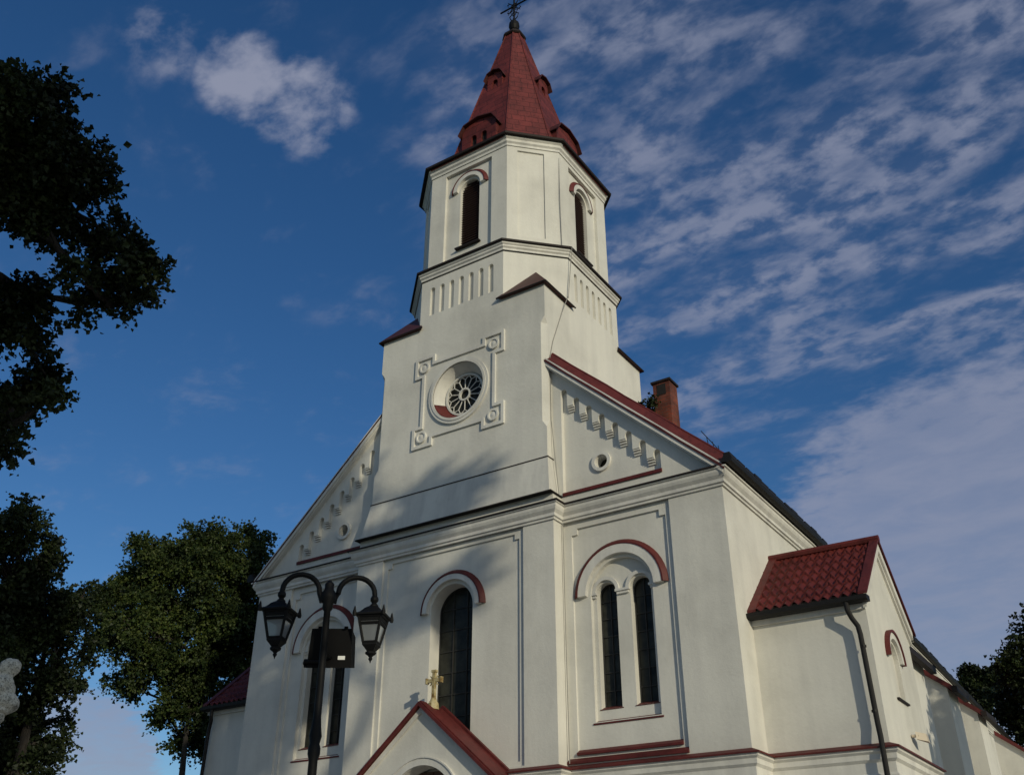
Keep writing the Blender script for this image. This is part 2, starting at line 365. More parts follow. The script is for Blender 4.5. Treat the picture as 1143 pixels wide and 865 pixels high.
for s in (1, -1):
    co_ = MB()
    fr = frame((0, 0, 0), (s, 0, 0), (0, 0, 1), (0, -1, 0))
    for k in range(7):                         # stepped corbels under each pendant of the frieze
        x0 = 3.05+.343*k+.175; x1 = x0+.168; zb = 13.79-.33*k-.50
        for j in range(3): fbox(co_, fr, x0-.006, x1+.006, zb-.036-.055*j, zb-.010-.055*j, .118, .02+.030*j)
    # rake moulding below the verge
    xa, xb = 2.5, 7.12; zr_ = lambda x: 10.67+(7.44-x)*SL
    for (o0, o1, y1) in ((.30, .53, -.186), (.53, .57, -.13)):
        co_.prism_y([(s*xa, zr_(xa)-o1), (s*xb, zr_(xb)-o1), (s*xb, zr_(xb)-o0), (s*xa, zr_(xa)-o0)], y1, .02)
    co_.build('gable_moulding', M['trim'], church)
    oc = MB(); arc_ring(fr, 4.06, 11.6, .17, .25, .06, .119, oc, 0, 2*math.pi, 28); oc.build('oculus_ring', M['trim'], church)
    co_ = MB()
    # capital of the mullion, jamb caps and lancet mouldings
    for (a0, a1) in ((4.225, 4.535), (3.615, 3.715), (5.045, 5.145)):
        fbox(co_, fr, a0+.01, a1-.01, 8.36, 8.42, .219, .17); fbox(co_, fr, a0-.02, a1+.02, 8.42, 8.47, .219, .14)
    for c in (L1, L2): arc_ring(fr, c, 8.475, .255, .335, .16, .219, co_)
    co_.build('window_moulding', M['trim'], church)
def ledge(fr, a0, a1, z, d0, d1, h=.07, m='red', t=.05, nm='window_ledge'):
    lg = MB()
    lg.loft([[fr(a0, z-h, d1), fr(a1, z-h, d1), fr(a1, z-.018, d1), fr(a0, z-.018, d1)], [fr(a0, z-h, d0), fr(a1, z-h, d0), fr(a1, z+t, d0), fr(a0, z+t, d0)]])
    return lg.build(nm, M[m], church)
for s in (1, -1):
    fr = frame((0, 0, 0), (s, 0, 0), (0, 0, 1), (0, -1, 0))
    ledge(fr, 3.05, 5.64, 10.99, .119, -.04, .10); ledge(fr, 3.20, 5.60, 5.12, .109, .0, .065); ledge(fr, 2.99, 5.73, 4.955, .059, -.05, .07)
    ledge(fr, 3.57, 5.19, 5.68, .219, .09, .045)
    for c in (L1, L2): ledge(fr, c-.28, c+.28, 5.97, .35, .205, .03, nm='lancet_sill')

# ---- middle bay below the tower
fr = frame((0, BY, 0), (1, 0, 0), (0, 0, 1), (0, -1, 0))
bw = MB()
win = (arch(.03, .62, 5.2, 8.62, 26), .60, (), False)
pan2 = (eared(-2.0, 2.0, 5.0, 10.1, .13), .045, [win], True)
pan1 = (rect(-2.14, 2.14, 4.9, 10.33), .055, [pan2], True)
bw.face(fr, rect(-2.98, 2.98, 0, 10.95), 0, [pan1])
for s in (1, -1): bw.quad((s*2.98, BY, 0), (s*2.98, .3, 0), (s*2.98, .3, 10.95), (s*2.98, BY, 10.95))
bay = bw.build('tower_bay_wall', M['plaster'], church)

def window(parent, fr, c, r, z0, zs, d, cols, rows, name='window'):
    f = MB()
    zt = zs+r
    for k in range(cols+1):
        x = c-r+2*r*k/cols; w = .028 if k in (0, cols) else .011
        h = zs+math.sqrt(max(0, r*r-(x-c)**2)) if 0 < k < cols else zs
        fbox(f, fr, x-w, x+w, z0, h, d-.03, d+.03)
    for k in range(rows+1):
        z = z0+(zt-z0)*k/rows; hw = r if z <= zs else math.sqrt(max(0, r*r-(z-zs)**2))
        if hw > .05: fbox(f, fr, c-hw, c+hw, z-.010, z+.010, d-.026, d+.026)
    arc_ring(fr, c, zs, r-.03, r+.02, d-.035, d+.035, f, n=16)
    w_ = f.build(name, M['lead'], parent)
    p = MB(); p.face(fr, arch(c, r+.01, z0, zs, 16), d); p.build('pane', M['glass'], w_)
    return w_
window(church, fr, .03, .62, 5.2, 8.62, .50, 3, 8)
for s in (1, -1):
    f2 = frame((0, 0, 0), (s, 0, 0), (0, 0, 1), (0, -1, 0))
    for c in (L1, L2): window(church, f2, c, .25, 5.96, 8.44, .42, 2, 7)
    p = MB(); p.face(f2, circle(4.06, 11.6, .2, 16), .34); p.build('oculus_pane', M['glass'], church)

# ---- hood mouldings with red sheet caps
def hood(parent, fr, c, zs, r0, r1, r2, d_wall, d_front):
    m_ = MB(); arc_ring(fr, c, zs, r0, r1, d_front, d_wall, m_)
    h = m_.build('hood_mould', M['trim'], parent)
    m_ = MB(); n = 26; rings = []
    for k in range(n+1):
        t_ = math.pi*k/n; cs, sn = math.cos(t_), math.sin(t_); P = lambda r, d: fr(c+r*cs, zs+r*sn, d)
        rings.append([P(r1-.02, d_front-.012), P(r1+.015, d_front-.012), P(r2, d_wall-.03), P(r2, d_wall+.004), P(r1-.02, d_front+.01)])
    m_.loft(rings); m_.build('hood_cap', M['red'], h)
    return h
hood(church, fr, .06, 8.60, .72, .87, .965, .10, -.01)
for s in (1, -1):
    f2 = frame((0, 0, 0), (s, 0, 0), (0, 0, 1), (0, -1, 0))
    hood(church, f2, 4.38, 8.40, .84, 1.06, 1.16, .11, .0)

# ---- cornice round nave and bay, plinth band
CP = [(-7, 40), (-7, 5.5), (-7, 0), (-2.98, 0), (-2.98, BY), (2.98, BY), (2.98, 0), (7, 0), (7, 5.5), (7, 40)]
prof = [(0, 10.22), (.04, 10.22), (.04, 10.27), (.08, 10.285), (.08, 10.36), (.14, 10.43), (.165, 10.49), (.165, 10.56), (.20, 10.565), (.20, 10.605), (0, 10.605)]
MB().sweep(prof, CP).build('cornice', M['trim'], church)
MB().sweep([(-.02, 10.609), (.235, 10.592), (.235, 10.625), (-.02, 10.72)], CP[2:-2]).build('cornice_flashing', M['flash'], church)
BP = [(-7, 40), (-7, 5.5), (-7, 4.1), (-9.32, 4.1), (-9.32, .84), (-7, .84), (-7, 0), (-2.98, 0), (-2.98, BY), (2.98, BY), (2.98, 0), (7, 0), (7, .84), (9.32, .84), (9.32, 4.1), (7, 4.1), (7, 5.5), (7, 40)]
pl = MB().sweep([(0, 0), (.09, 0), (.09, 4.30), (.06, 4.34), (.06, 4.52), (.11, 4.57), (.11, 4.66), (.16, 4.70), (.16, 4.765), (0, 4.765)], BP).build('plinth', M['trim'], church)
MB().sweep([(0, 4.77), (.205, 4.745), (.205, 4.775), (0, 4.86)], BP).build('plinth_cap', M['red'], church)

# ---- nave roof
rf = MB(); XE = 7.27
z = lambda x: 10.67+(7.44-abs(x))*SL
for s in (1, -1):
    rf.prism_y([(0, z(0)), (s*XE, z(XE)), (s*XE, z(XE)-.18), (0, z(0)-.18)], .05, 5.5); rf.prism_y([(0, z(0)), (s*XE, z(XE)), (s*XE, z(XE)-.18), (0, z(0)-.18)], 5.5, 40.2)
roof = rf.build('nave_roof', M['tile'], church)
for s in (1, -1):                              # verge sheet tilted forward over the gable
    vg = MB(); sec = [(-.19, -.41), (-.19, -.355), (.10, .03), (.14, .03), (.14, -.10), (-.10, -.41)]
    xs = [2.4+(7.16-2.4)*i/10 for i in range(11)]
    vg.loft([[(s*x, y, z(x)+o+(.012*math.sin(i*2.1) if o > -.4 else 0)) for y, o in sec] for i, x in enumerate(xs)])
    vg.build('verge_sheet', M['red'], roof)
    vg = MB(); vg.prism_y([(s*x, z(x)+o) for x, o in [(2.4, -.425), (7.15, -.425), (7.15, -.375), (2.4, -.375)]], -.205, -.192)
    vg.build('verge_edge', M['maroon'], roof)
    gt = MB()
    for ya, yb in ((-.22, 5.5), (5.5, 40.2)): gt.prism_y([(s*7.10, 10.66), (s*7.28, 10.63), (s*7.35, 10.65), (s*7.37, 10.73), (s*7.33, 10.82), (s*7.22, 10.86)], ya, yb)
    rr = random.Random(4)
    for k in range(84):                                      # uneven tile ends above the gutter
        y = -.2+k*.48; h = .05*rr.random(); x0, x1 = s*7.18, s*(7.32+.03*rr.random())
        gt.box(min(x0, x1), max(x0, x1), y, y+.42, 10.80, 10.86+h*.7)
    gt.build('gutter', M['gutter'], roof, weld=False)
rd = MB()
for x, y in ((6.62, .5), (6.70, .62), (6.78, .74)): rd.tube([(x, y, z(x)-.05), (x-.04, y, z(x)+.26)], .010, 5)
rd.tube([(6.50, .4, z(6.5)+.30), (6.90, .9, z(6.9)+.02)], .010, 5)
rd.build('snow_guard', M['gutter'], roof)

# ---- tower: square base, octagonal drum
A = 1.45                      # half width of the octagon's cardinal faces
tw = MB()
def tframe(k, h, cy=TC):
    a = k*math.pi/2; cs, sn = round(math.cos(a)), round(math.sin(a))
    n_ = Vector((sn, -cs, 0)); u = Vector((cs, sn, 0))
    return frame(Vector((0, cy, 0))+n_*h, u, (0, 0, 1), n_)
CH = .13
def slots(zb, zt, n_=7, pitch=.345, w=.17):
    return [(arch((k-(n_-1)/2)*pitch, w/2, zb, zt-w/2, 6), .09, (), True) for k in range(n_)]
for k in range(4):
    fr_ = tframe(k, TH)
    outer = [(-TH, 10.6), (TH, 10.6), (TH, 12.75), (TH-CH, 12.95), (TH-CH, 15.85), (TH, 16.05), (TH, 17.12), (A, 17.12), (A, 18.7), (-A, 18.7), (-A, 17.12),
             (-TH, 17.12), (-TH, 16.05), (-TH+CH, 15.85), (-TH+CH, 12.95), (-TH, 12.75)]
    hl = slots(17.45, 18.42)
    if k in (0,): hl.append((circle(.03, 14.63, .84, 44), .02, [], False))
    tw.face(fr_, outer, 0, hl)
    f1 = tframe((k+1) % 4, TH)            # chamfer between this face and the next
    tw.quad(fr_(TH-CH, 12.95), f1(-TH+CH, 12.95), f1(-TH+CH, 15.85), fr_(TH-CH, 15.85))
    tw.bm.faces.new([tw.bm.verts.new(p) for p in (fr_(TH, 12.75), f1(-TH+CH, 12.95), fr_(TH-CH, 12.95))])
    tw.bm.faces.new([tw.bm.verts.new(p) for p in (fr_(TH, 16.05), f1(-TH+CH, 15.85), fr_(TH-CH, 15.85))])
    tw.quad(fr_(A, 16.6), f1(-A, 16.6), f1(-A, 18.7), fr_(A, 18.7))
tower = tw.build('tower_wall', M['plaster'], church)
bt = MB(); bt.loft([[(-2.93, TY-.20, 10.93), (2.93, TY-.20, 10.93), (2.93, 5.4, 10.93), (-2.93, 5.4, 10.93)],
                    [(-2.795, TY-.015, 11.93), (2.795, TY-.015, 11.93), (2.795, 5.33, 11.93), (-2.795, 5.33, 11.93)]])
bt.build('tower_apron', M['weathered'], tower)
MB().sweep([(-.1, 10.90), (.10, 10.88), (.10, 10.905), (-.1, 10.94)], [(-2.93, .4), (-2.93, TY-.20), (2.93, TY-.20), (2.93, .4)]).build('apron_flashing', M['flash'], tower)
MB().sweep([(-.05, 11.925), (.022, 11.915), (.022, 11.94), (-.05, 11.97)], [(-2.79, .4), (-2.79, TY-.01), (2.79, TY-.01), (2.79, .4)]).build('apron_seam', M['flash'], tower)
# broach roofs on the four corners of the square
for k in range(4):
    f0, f1 = tframe(k, TH), tframe((k+1) % 4, TH); d = -.10
    b0, b1 = f0(A-.16, 17.10, d), f1(-A+.16, 17.10, d)
    cn = f0(TH+.10, 17.10, d); apx = (f0(A, 18.12, .02)+f1(-A, 18.12, .02))/2
    br_ = MB(); lo = Vector((0, 0, -.03))
    br_.loft([[b0, cn, b1], [b0+lo, cn+lo, b1+lo]])
    br_.bm.faces.new([br_.bm.verts.new(p) for p in (b0, cn, apx)]); br_.bm.faces.new([br_.bm.verts.new(p) for p in (cn, b1, apx)])
    br_.build('broach_roof', M['maroon'], tower)
    ed = MB()
    e_ = [b0+Vector((0, 0, .0)), cn, b1]
    for p, q in ((b0, cn), (cn, b1)): ed.tube([p+Vector((0, 0, -.03)), q+Vector((0, 0, -.03))], .026, 6)
    ed.build('broach_eave', M['flash'], tower)
def octpath(h, a): return [(-a, -h), (a, -h), (h, -a), (h, a), (a, h), (-a, h), (-h, a), (-h, -a)]
def octp(h, a): return [(x, y+TC) for x, y in octpath(h, a)]
MB().sweep([(-.1, 18.74), (.035, 18.74), (.035, 18.80), (.08, 18.84), (.08, 18.89), (.12, 18.92), (.12, 18.985), (-.1, 18.985)], octp(TH, A), True).build('string_cornice', M['trim'], tower)
MB().sweep([(-.24, 18.99), (.18, 18.975), (.185, 19.03), (-.24, 19.20)], octp(TH, A), True).build('string_flashing', M['flash'], tower)

# ---- bell stage
BH, BA = 2.58, 1.43
bs = MB()
for k in range(4):
    fr_ = tframe(k, BH)
    win = (arch(0, .36, 19.72, 21.92, 18), .32, (), False)
    pan = (rect(-.87, .87, 19.32, 22.72), .10, [win], True)
    bs.face(fr_, rect(-BA, BA, 18.9, 23.05), 0, [pan])
    f1 = tframe((k+1) % 4, BH); p0, p1 = fr_(BA, 0), f1(-BA, 0)
    u = (p1-p0); w = u.length/2; u.normalize(); nn = Vector((u.y, -u.x, 0))
    fd = frame((p0+p1)/2, u, (0, 0, 1), nn)
    bs.face(fd, rect(-w, w, 18.9, 23.05), 0, [(rect(-w*.60, w*.42, 19.45, 22.72), .05, (), True)])
bell = bs.build('bell_stage_wall', M['plaster'], church)
for k in range(4):
    fr_ = tframe(k, BH)
    lv = MB(); zz_ = 19.74
    while zz_ < 22.24:
        hw = .36 if zz_ < 21.92 else math.sqrt(max(0, .36**2-(zz_-21.92)**2))
        if hw > .05: lv.loft([[fr_(-hw, zz_, .20), fr_(hw, zz_, .20), fr_(hw, zz_+.02, .20), fr_(-hw, zz_+.02, .20)], [fr_(-hw, zz_+.07, .33), fr_(hw, zz_+.07, .33), fr_(hw, zz_+.09, .33), fr_(-hw, zz_+.09, .33)]])
        zz_ += .088
    lv.face(fr_, arch(0, .37, 19.7, 21.92, 14), .36)
    lv.build('louver', M['louver'], bell)
    sl = MB(); fbox(sl, fr_, -.44, .44, 19.68, 19.725, -.02, .42); sl.build('louver_sill', M['flash'], bell)
    hood(church, fr_, 0, 21.92, .44, .60, .69, .10, .0)
MB().sweep([(-.1, 22.86), (.03, 22.86), (.03, 22.94), (.08, 22.99), (.08, 23.08), (.13, 23.12), (.13, 23.18), (-.1, 23.18)], octp(BH, BA), True).build('bell_cornice', M['trim'], bell)
MB().sweep([(-.5, 23.185), (.24, 23.165), (.25, 23.235), (-.5, 23.32)], octp(BH, BA), True).build('bell_eave', M['flash'], bell)

# ---- spire
SH, SA = 2.25, .50
def sh(z): return SH+(0.29-SH)*(z-23.2)/7.8
spr = MB(); spr.loft([[(x, y, z_) for x, y in octp(sh(z_) if z_ > 23.15 else 2.75, SA*(sh(z_) if z_ > 23.15 else 2.75))] for z_ in (23.12, 23.3, 31.0)])
spire = spr.build('spire', M['spire'], church)
sm = MB()
for i in range(8): sm.tube([(*octp(sh(23.3), SA*sh(23.3))[i], 23.3), (*octp(sh(31), SA*sh(31))[i], 31.0)], .032, 6)
sm.build('ridge_seam', M['spire'], spire)
sc = MB(); sc.loft([[(x, y, z_) for x, y in octp(h, SA*h)] for h, z_ in ((.36, 30.86), (.40, 30.9), (.36, 31.03), (.10, 31.16))]); sc.build('spire_cap', M['flash'], spire)
def dormer(k, hf, w, z0, zs, zt, ow, ocs, oz0, oz1):
    fr_ = tframe(k, hf)
    ys = lambda z_: hf-sh(z_)+.1
    zm = zs+.62*(zt-zs); body = [(-w, z0), (w, z0), (w, zs), (w*.80, zm), (0, zt), (-w*.80, zm), (-w, zs)]
    d = MB()
    d.face(fr_, body, 0, [(arch(c, ow, oz0, oz1, 8), .12, (), True) for c in ocs])
    dep = hf-sh(zt)+.35
    for i in range(len(body)):
        p, q = body[i], body[(i+1) % len(body)]; d.quad(fr_(*p, 0), fr_(*q, 0), fr_(*q, dep), fr_(*p, dep))
    ob = d.build('spire_dormer', M['spire'], church)
    r_ = MB(); e = .09
    out = [(-w-e, zs-.06), (-w*.80-.02, zm+.05), (0, zt+.05), (w*.80+.02, zm+.05), (w+e, zs-.06)]
    inn = [(a, z_-.045) for a, z_ in out]
    for i in range(4):
        P4 = [out[i], out[i+1], inn[i+1], inn[i]]
        r_.loft([[fr_(a, b_, -.13) for a, b_ in P4], [fr_(a, b_, dep) for a, b_ in P4]])
    r_.build('dormer_roof', M['maroon'], ob)
    l_ = MB()
    for c in ocs: l_.face(fr_, arch(c, ow-.004, oz0+.01, oz1, 8), .10)
    l_.build('dormer_opening', M['dark'], ob)
for k in range(4):
    dormer(k, 2.09, .67, 23.3, 24.78, 25.15, .115, (-.20, .20), 23.9, 24.42)
    dormer(k, 1.22, .31, 26.7, 27.85, 28.10, .12, (0,), 27.05, 27.60)
xc = MB()
XO = Vector((0, TC, 0))
xc.lathe([(.10, 31.1), (.07, 31.22), (.08, 31.30), (.16, 31.40), (.205, 31.56), (.19, 31.74), (.10, 31.88), (.06, 31.94), (.045, 32.05)], XO, 12)
ball = xc
xc.tube([XO+Vector((0, 0, 31.8)), XO+Vector((0, 0, 33.6))], .035, 8)
xc.tube([XO+Vector((-.62, 0, 32.72)), XO+Vector((.62, 0, 32.72))], .033, 8)
for s in (1, -1):                              # scrolls and rays round the crossing
    for sg in (1, -1):
        xc.tube([XO+Vector((s*.05, 0, 32.72+sg*.08)), XO+Vector((s*.2, 0, 32.72+sg*.25)), XO+Vector((s*.30, 0, 32.72+sg*.22)), XO+Vector((s*.26, 0, 32.72+sg*.12))], .02, 5)
        xc.tube([XO+Vector((0, 0, 32.72)), XO+Vector((s*.27, 0, 32.72+sg*.34))], .016, 5)
    xc.tube([XO+Vector((0, 0, 31.92)), XO+Vector((s*.15, 0, 32.05)), XO+Vector((s*.20, 0, 32.22)), XO+Vector((s*.10, 0, 32.30)), XO+Vector((s*.02, 0, 32.42))], .02, 5)
    xc.tube([XO+Vector((0, 0, 32.12)), XO+Vector((s*.11, 0, 32.35)), XO+Vector((s*.17, 0, 32.45)), XO+Vector((s*.05, 0, 32.52))], .018, 5)
xc.tube([XO+Vector((.14*math.cos(a_*.5236), 0, 32.72+.14*math.sin(a_*.5236))) for a_ in range(13)], .018, 5)
xc.build('spire_cross', M['iron'], church)

# ---- rose window on the tower
f0 = tframe(0, TH)
RX, RZ = .03, 14.63
fm = MB()
ear = [(-.80, 13.44), (-.80, 13.20), (-1.48, 13.20), (-1.48, 13.86), (-1.22, 13.86), (-1.22, 15.38), (-1.48, 15.38), (-1.48, 16.04), (-.80, 16.04), (-.80, 15.80),
       (.82, 15.80), (.82, 16.04), (1.52, 16.04), (1.52, 15.38), (1.24, 15.38), (1.24, 13.86), (1.52, 13.86), (1.52, 13.20), (.82, 13.20), (.82, 13.44)]
ear = ear[::-1]
area = sum(ear[i-1][0]*ear[i][1]-ear[i][0]*ear[i-1][1] for i in range(len(ear)))
if area < 0: ear = ear[::-1]
ins = inset(ear, .085)
for i in range(len(ear)):
    j = (i+1) % len(ear)
    fm.loft([[f0(*ear[i], .01), f0(*ear[i], -.055), f0(*ins[i], -.055), f0(*ins[i], .01)], [f0(*ear[j], .01), f0(*ear[j], -.055), f0(*ins[j], -.055), f0(*ins[j], .01)]])
arc_ring(f0, RX, RZ, .84, .99, -.055, .01, fm, 0, 2*math.pi, 48); arc_ring(f0, RX, RZ, .84, .91, -.075, .01, fm, 0, 2*math.pi, 48)
for cx_ in (-1.17, 1.18):
    for cz_ in (15.70, 13.53):
        n_ = 20
        fm.loft([[f0(cx_+r_*math.cos(2*math.pi*q/n_), cz_+r_*math.sin(2*math.pi*q/n_), dd) for q in range(n_)] for r_, dd in ((.165, .01), (.165, -.06), (.12, -.06), (.11, -.03), (.02, -.05))])
fm.build('rose_frame', M['trim'], tower, weld=False)
rv = MB(); n_ = 48
rv.loft([[f0(RX+r_*math.cos(2*math.pi*q/n_), RZ+r_*math.sin(2*math.pi*q/n_), dd) for q in range(n_)] for r_, dd in ((.842, -.02), (.62, .36))], cap=False)
rv.build('rose_reveal', M['trim'], tower, smooth=True)
sl = MB(); rg = []
for q in range(15):
    t_ = math.radians(196+q*148/14); rg.append([f0(RX+r_*math.cos(t_), RZ+r_*math.sin(t_), dd) for r_, dd in ((.836, -.03), (.612, .345), (.602, .345), (.82, -.03))])
sl.loft(rg); sl.build('rose_sill', M['red'], tower)
ro = MB()
arc_ring(f0, RX, RZ, .145, .195, .25, .32, ro, 0, 2*math.pi, 28); arc_ring(f0, RX, RZ, .575, .63, .25, .33, ro, 0, 2*math.pi, 40)
NS = 14
for k in range(NS):
    t_ = 2*math.pi*(k+.5)/NS; cs, sn = math.cos(t_), math.sin(t_)
    P0 = lambda r_, tt: f0(RX+r_*math.cos(tt), RZ+r_*math.sin(tt), .285)
    ro.tube([P0(.18, t_), P0(.47, t_)], .015, 6)
    for s in (1, -1):
        ro.tube([P0(.47, t_), P0(.585, t_+s*math.pi/NS)], .013, 6)
rose = ro.build('rose_window', M['tracery'], church)
p = MB(); p.face(f0, circle(RX, RZ, .62, 40), .34); p.build('pane', M['glass'], rose)
# lightning conductor down the tower's corner
lc = MB(); lc.tube([(2.56, 1.12, 23.2), (2.60, 1.05, 21), (2.60, 1.08, 19.2), (2.98, 1.0, 19.0), (2.90, 1.05, 18.6), (2.80, 1.0, 17.3), (2.93, .75, 17.15), (2.80, .62, 16.6), (2.80, .1, 15.4), (2.80, -.1, 14.7)], .011, 5)
lc.tube([(2.80, -.06, 14.9), (2.80, -.07, 13), (2.93, -.1, 11.6), (3.0, -.12, 10.9)], .011, 5)
lc.build('lightning_cable', M['cable'], tower)
dp = MB(); dp.tube([(3.04, -.05, 10.2), (3.04, -.05, 7.4), (3.05, -.05, 4.9)], .012, 5); dp.build('facade_cable', M['cable'], church)

# ---- porch
PY = -1.17; PS = .84
fp = frame((0, PY, 0), (1, 0, 0), (0, 0, 1), (0, -1, 0))
pw = MB(); pz = lambda x: 6.22-abs(x)*PS
pw.face(fp, [(-1.9, 0), (1.9, 0), (1.9, pz(1.9)), (0, pz(0)), (-1.9, pz(1.9))], 0, [(arch(.06, .92, 0.02, 4.05, 26), .50, (), True)])
for s in (1, -1): pw.quad((s*1.9, PY, 0), (s*1.9, BY, 0), (s*1.9, BY, pz(1.9)), (s*1.9, PY, pz(1.9)))
porch = pw.build('porch', M['plaster'], church)
pm = MB(); arc_ring(fp, .06, 4.05, .925, 1.07, -.05, .01, pm, n=28); arc_ring(fp, .06, 4.05, 1.07, 1.10, -.075, .01, pm, n=28)
for s in (1, -1): pm.prism_y([(s*a, pz(a)-o) for a, o in ((0, .02), (1.95, .02), (1.95, .14), (0, .14))], PY-.06, PY+.01)
pm.build('portal_moulding', M['trim'], porch)
pr_ = MB()
for s in (1, -1):
    pr_.prism_y([(s*a, pz(a)+o) for a, o in ((0, .0), (2.1, .0), (2.1, .06), (0, .06))], PY-.15, BY+.0)
    pr_.prism_y([(s*a, pz(a)+o) for a, o in ((0, .061), (2.1, .061), (2.1, .10), (0, .10))], PY-.10, PY+.12)      # raised verge
    pr_.prism_y([(s*a, pz(a)+o) for a, o in ((0, -.015), (2.11, -.015), (2.11, .07), (0, .07))], PY-.17, PY-.151)
    pr_.prism_y([(s*a, pz(a)+o) for a, o in ((0, .061), (2.1, .061), (2.1, .13), (0, .13))], BY-.10, BY-.002)
pr_.build('porch_roof', M['red'], porch)
dr = MB()
for s in (1, -1): dr.box(.06+min(s*.01, s*.90), .06+max(s*.01, s*.90), PY+.40, PY+.47, .04, 4.9)
dr.build('door', M['wood'], porch)
pc = MB(); c0 = Vector((.0, -.80, 0))
def chunk(x0, x1, y0, y1, z0, z1): pc.box(x0, x1, y0, y1, z0, z1)
pc.lathe([(.13, 6.20), (.12, 6.33), (.075, 6.40), (.06, 6.45)], c0, 10)
chunk(-.042, .042, -.835, -.765, 6.40, 7.05); chunk(-.20, .20, -.83, -.77, 6.80, 6.88)
for (x0, x1, z0, z1) in ((-.225, -.18, 6.775, 6.905), (.18, .225, 6.775, 6.905), (-.065, .065, 7.02, 7.075)): chunk(x0, x1, -.845, -.755, z0, z1)
for sg in (1, -1):
    for tg in (1, -1): pc.tube([(sg*.05, -.80, 6.84+tg*.05), (sg*.12, -.80, 6.84+tg*.11)], [.022, .01], 6)
pc.build('porch_cross', M['lichen'], porch, bevel=.012)

# ---- side chapels
CX, Y0, Y1 = 9.32, .84, 4.10; YM = (Y0+Y1)/2; CS = 0.90
def chapel(s):
    cw = MB(); zt = 7.68
    ff = frame((0, Y0, 0), (s, 0, 0), (0, 0, 1), (0, -1, 0))
    cw.face(ff, rect(7, CX, 0, zt)); fb = frame((0, Y1, 0), (s, 0, 0), (0, 0, 1), (0, 1, 0)); cw.face(fb, rect(7, CX, 0, zt))
    fs = frame((s*CX, 0, 0), (0, 1, 0), (0, 0, 1), (s, 0, 0))
    niche = (arch(YM-.04, .36, 5.88, 6.68, 14), .09, (), True)
    cw.face(fs, [(Y0, 0), (Y1, 0), (Y1, zt), (YM, zt+(YM-Y0)*CS), (Y0, zt)], 0, [niche])
    ch = cw.build('side_chapel', M['plaster'], church)
    hh = MB(); arc_ring(fs, YM-.04, 6.68, .42, .55, -.07, .01, hh); hh.build('niche_hood', M['trim'], ch)
    hh = MB(); arc_ring(fs, YM-.04, 6.68, .552, .60, -.10, .01, hh, -.03, math.pi+.03); hh.build('niche_hood_cap', M['red'], ch)
    hh = MB(); fbox(hh, fs, YM-.42, YM+.40, 5.84, 5.875, -.05, .08); hh.build('niche_sill', M['flash'], ch)
    tm = MB()
    for (yy, sg) in ((Y0, -1), (Y1, 1)): tm.box(min(s*7, s*(CX+.0)), max(s*7, s*CX), min(yy+sg*.001, yy+sg*.07), max(yy+sg*.001, yy+sg*.10), 7.34, 7.52)
    for sg in (1, -1):
        yy = lambda o: YM+sg*o
        tm.prism_x([(yy(.0), zt+(YM-Y0)*CS+.06), (yy(1.74), zt-.10+.06), (yy(1.74), zt-.11-.14), (yy(0), zt+(YM-Y0)*CS-.14)], s*(CX-.02), s*(CX+.10))
        tm.prism_x([(yy(.0), zt+(YM-Y0)*CS-.145), (yy(1.72), zt-.09-.145), (yy(1.72), zt-.09-.24), (yy(0), zt+(YM-Y0)*CS-.24)], s*(CX-.02), s*(CX+.05))
    tm.build('chapel_moulding', M['trim'], ch)
    # profiled metal tiles
    rr = MB(); zr = zt+(YM-Y0)*CS+.07; nu, nv = 121, 130; xa, xb = 7.0, CX+.06; half = (YM-Y0)+.19
    for sg in (-1, 1):
        grid = []
        for j in range(nv+1):
            t_ = j/nv; row = []; d_ = t_*half
            for i in range(nu):
                x_ = xa+(xb-xa)*i/(nu-1); wv = math.cos(2*math.pi*(x_-xa)/.20); ph = ((d_+.035*wv)/.27) % 1.0
                h = .018*wv+.060*ph**1.3+.016*wv*ph
                yy_ = YM+sg*(d_+h*.5); row.append(rr.bm.verts.new((s*x_, yy_, zr-d_*CS+h*.8)))
            grid.append(row)
        for j in range(nv):
            for i in range(nu-1): rr.bm.faces.new((grid[j][i], grid[j][i+1], grid[j+1][i+1], grid[j+1][i]))
    cr = rr.build('chapel_roof', M['tile'], ch, weld=False)
    for p_ in cr.data.polygons: p_.use_smooth = True
    tr = MB()
    for sg in (1, -1):
        yy = lambda o: YM+sg*o
        for x0, x1 in ((7.003, 7.18), (CX-.04, CX+.14)):
            tr.prism_x([(yy(0), zr+.10), (yy(half+.05), zr-half*CS+.05), (yy(half+.05), zr-half*CS+.0), (yy(0), zr+.03)], s*x0, s*x1)
    tr.tube([(s*7.0, YM, zr+.08), (s*(CX+.15), YM, zr+.065)], .085, 8)
    tr.build('chapel_verge', M['red'], ch)
    ez = zr-half*CS
    for sg in (1, -1):
        gg = MB(); ye = YM+sg*half
        gg.prism_x([(ye+sg*.13, ez-.03), (ye+sg*.12, ez-.11), (ye+sg*.05, ez-.14), (ye-sg*.12, ez-.13), (ye-sg*.12, ez-.02)], s*6.99, s*(CX+.13))
        gg.build('chapel_gutter', M['gutter'], ch)
    pp = MB(); ye = YM-half-.05
    pp.tube([(s*9.02, ye, ez-.10), (s*9.03, ye, ez-.28), (s*9.07, ye+.06, ez-.42), (s*9.15, .70, ez-.58), (s*9.17, .70, ez-.75), (s*9.20, .70, 5.2), (s*9.22, .66, 4.95), (s*9.23, .62, 4.6), (s*9.24, .62, .1)], .05, 10)
    for z_ in (6.6, 5.4): pp.lathe([(.06, z_-.02), (.06, z_+.02)], (s*9.185, .70, 0), 10)
    pp.build('drainpipe', M['gutter'], ch)
    return ch
chR = chapel(1); chL = chapel(-1)
wl_ = MB(); wl_.tube([(9.33, 2.62, 5.22), (9.46, 2.66, 5.23)], .03, 8)
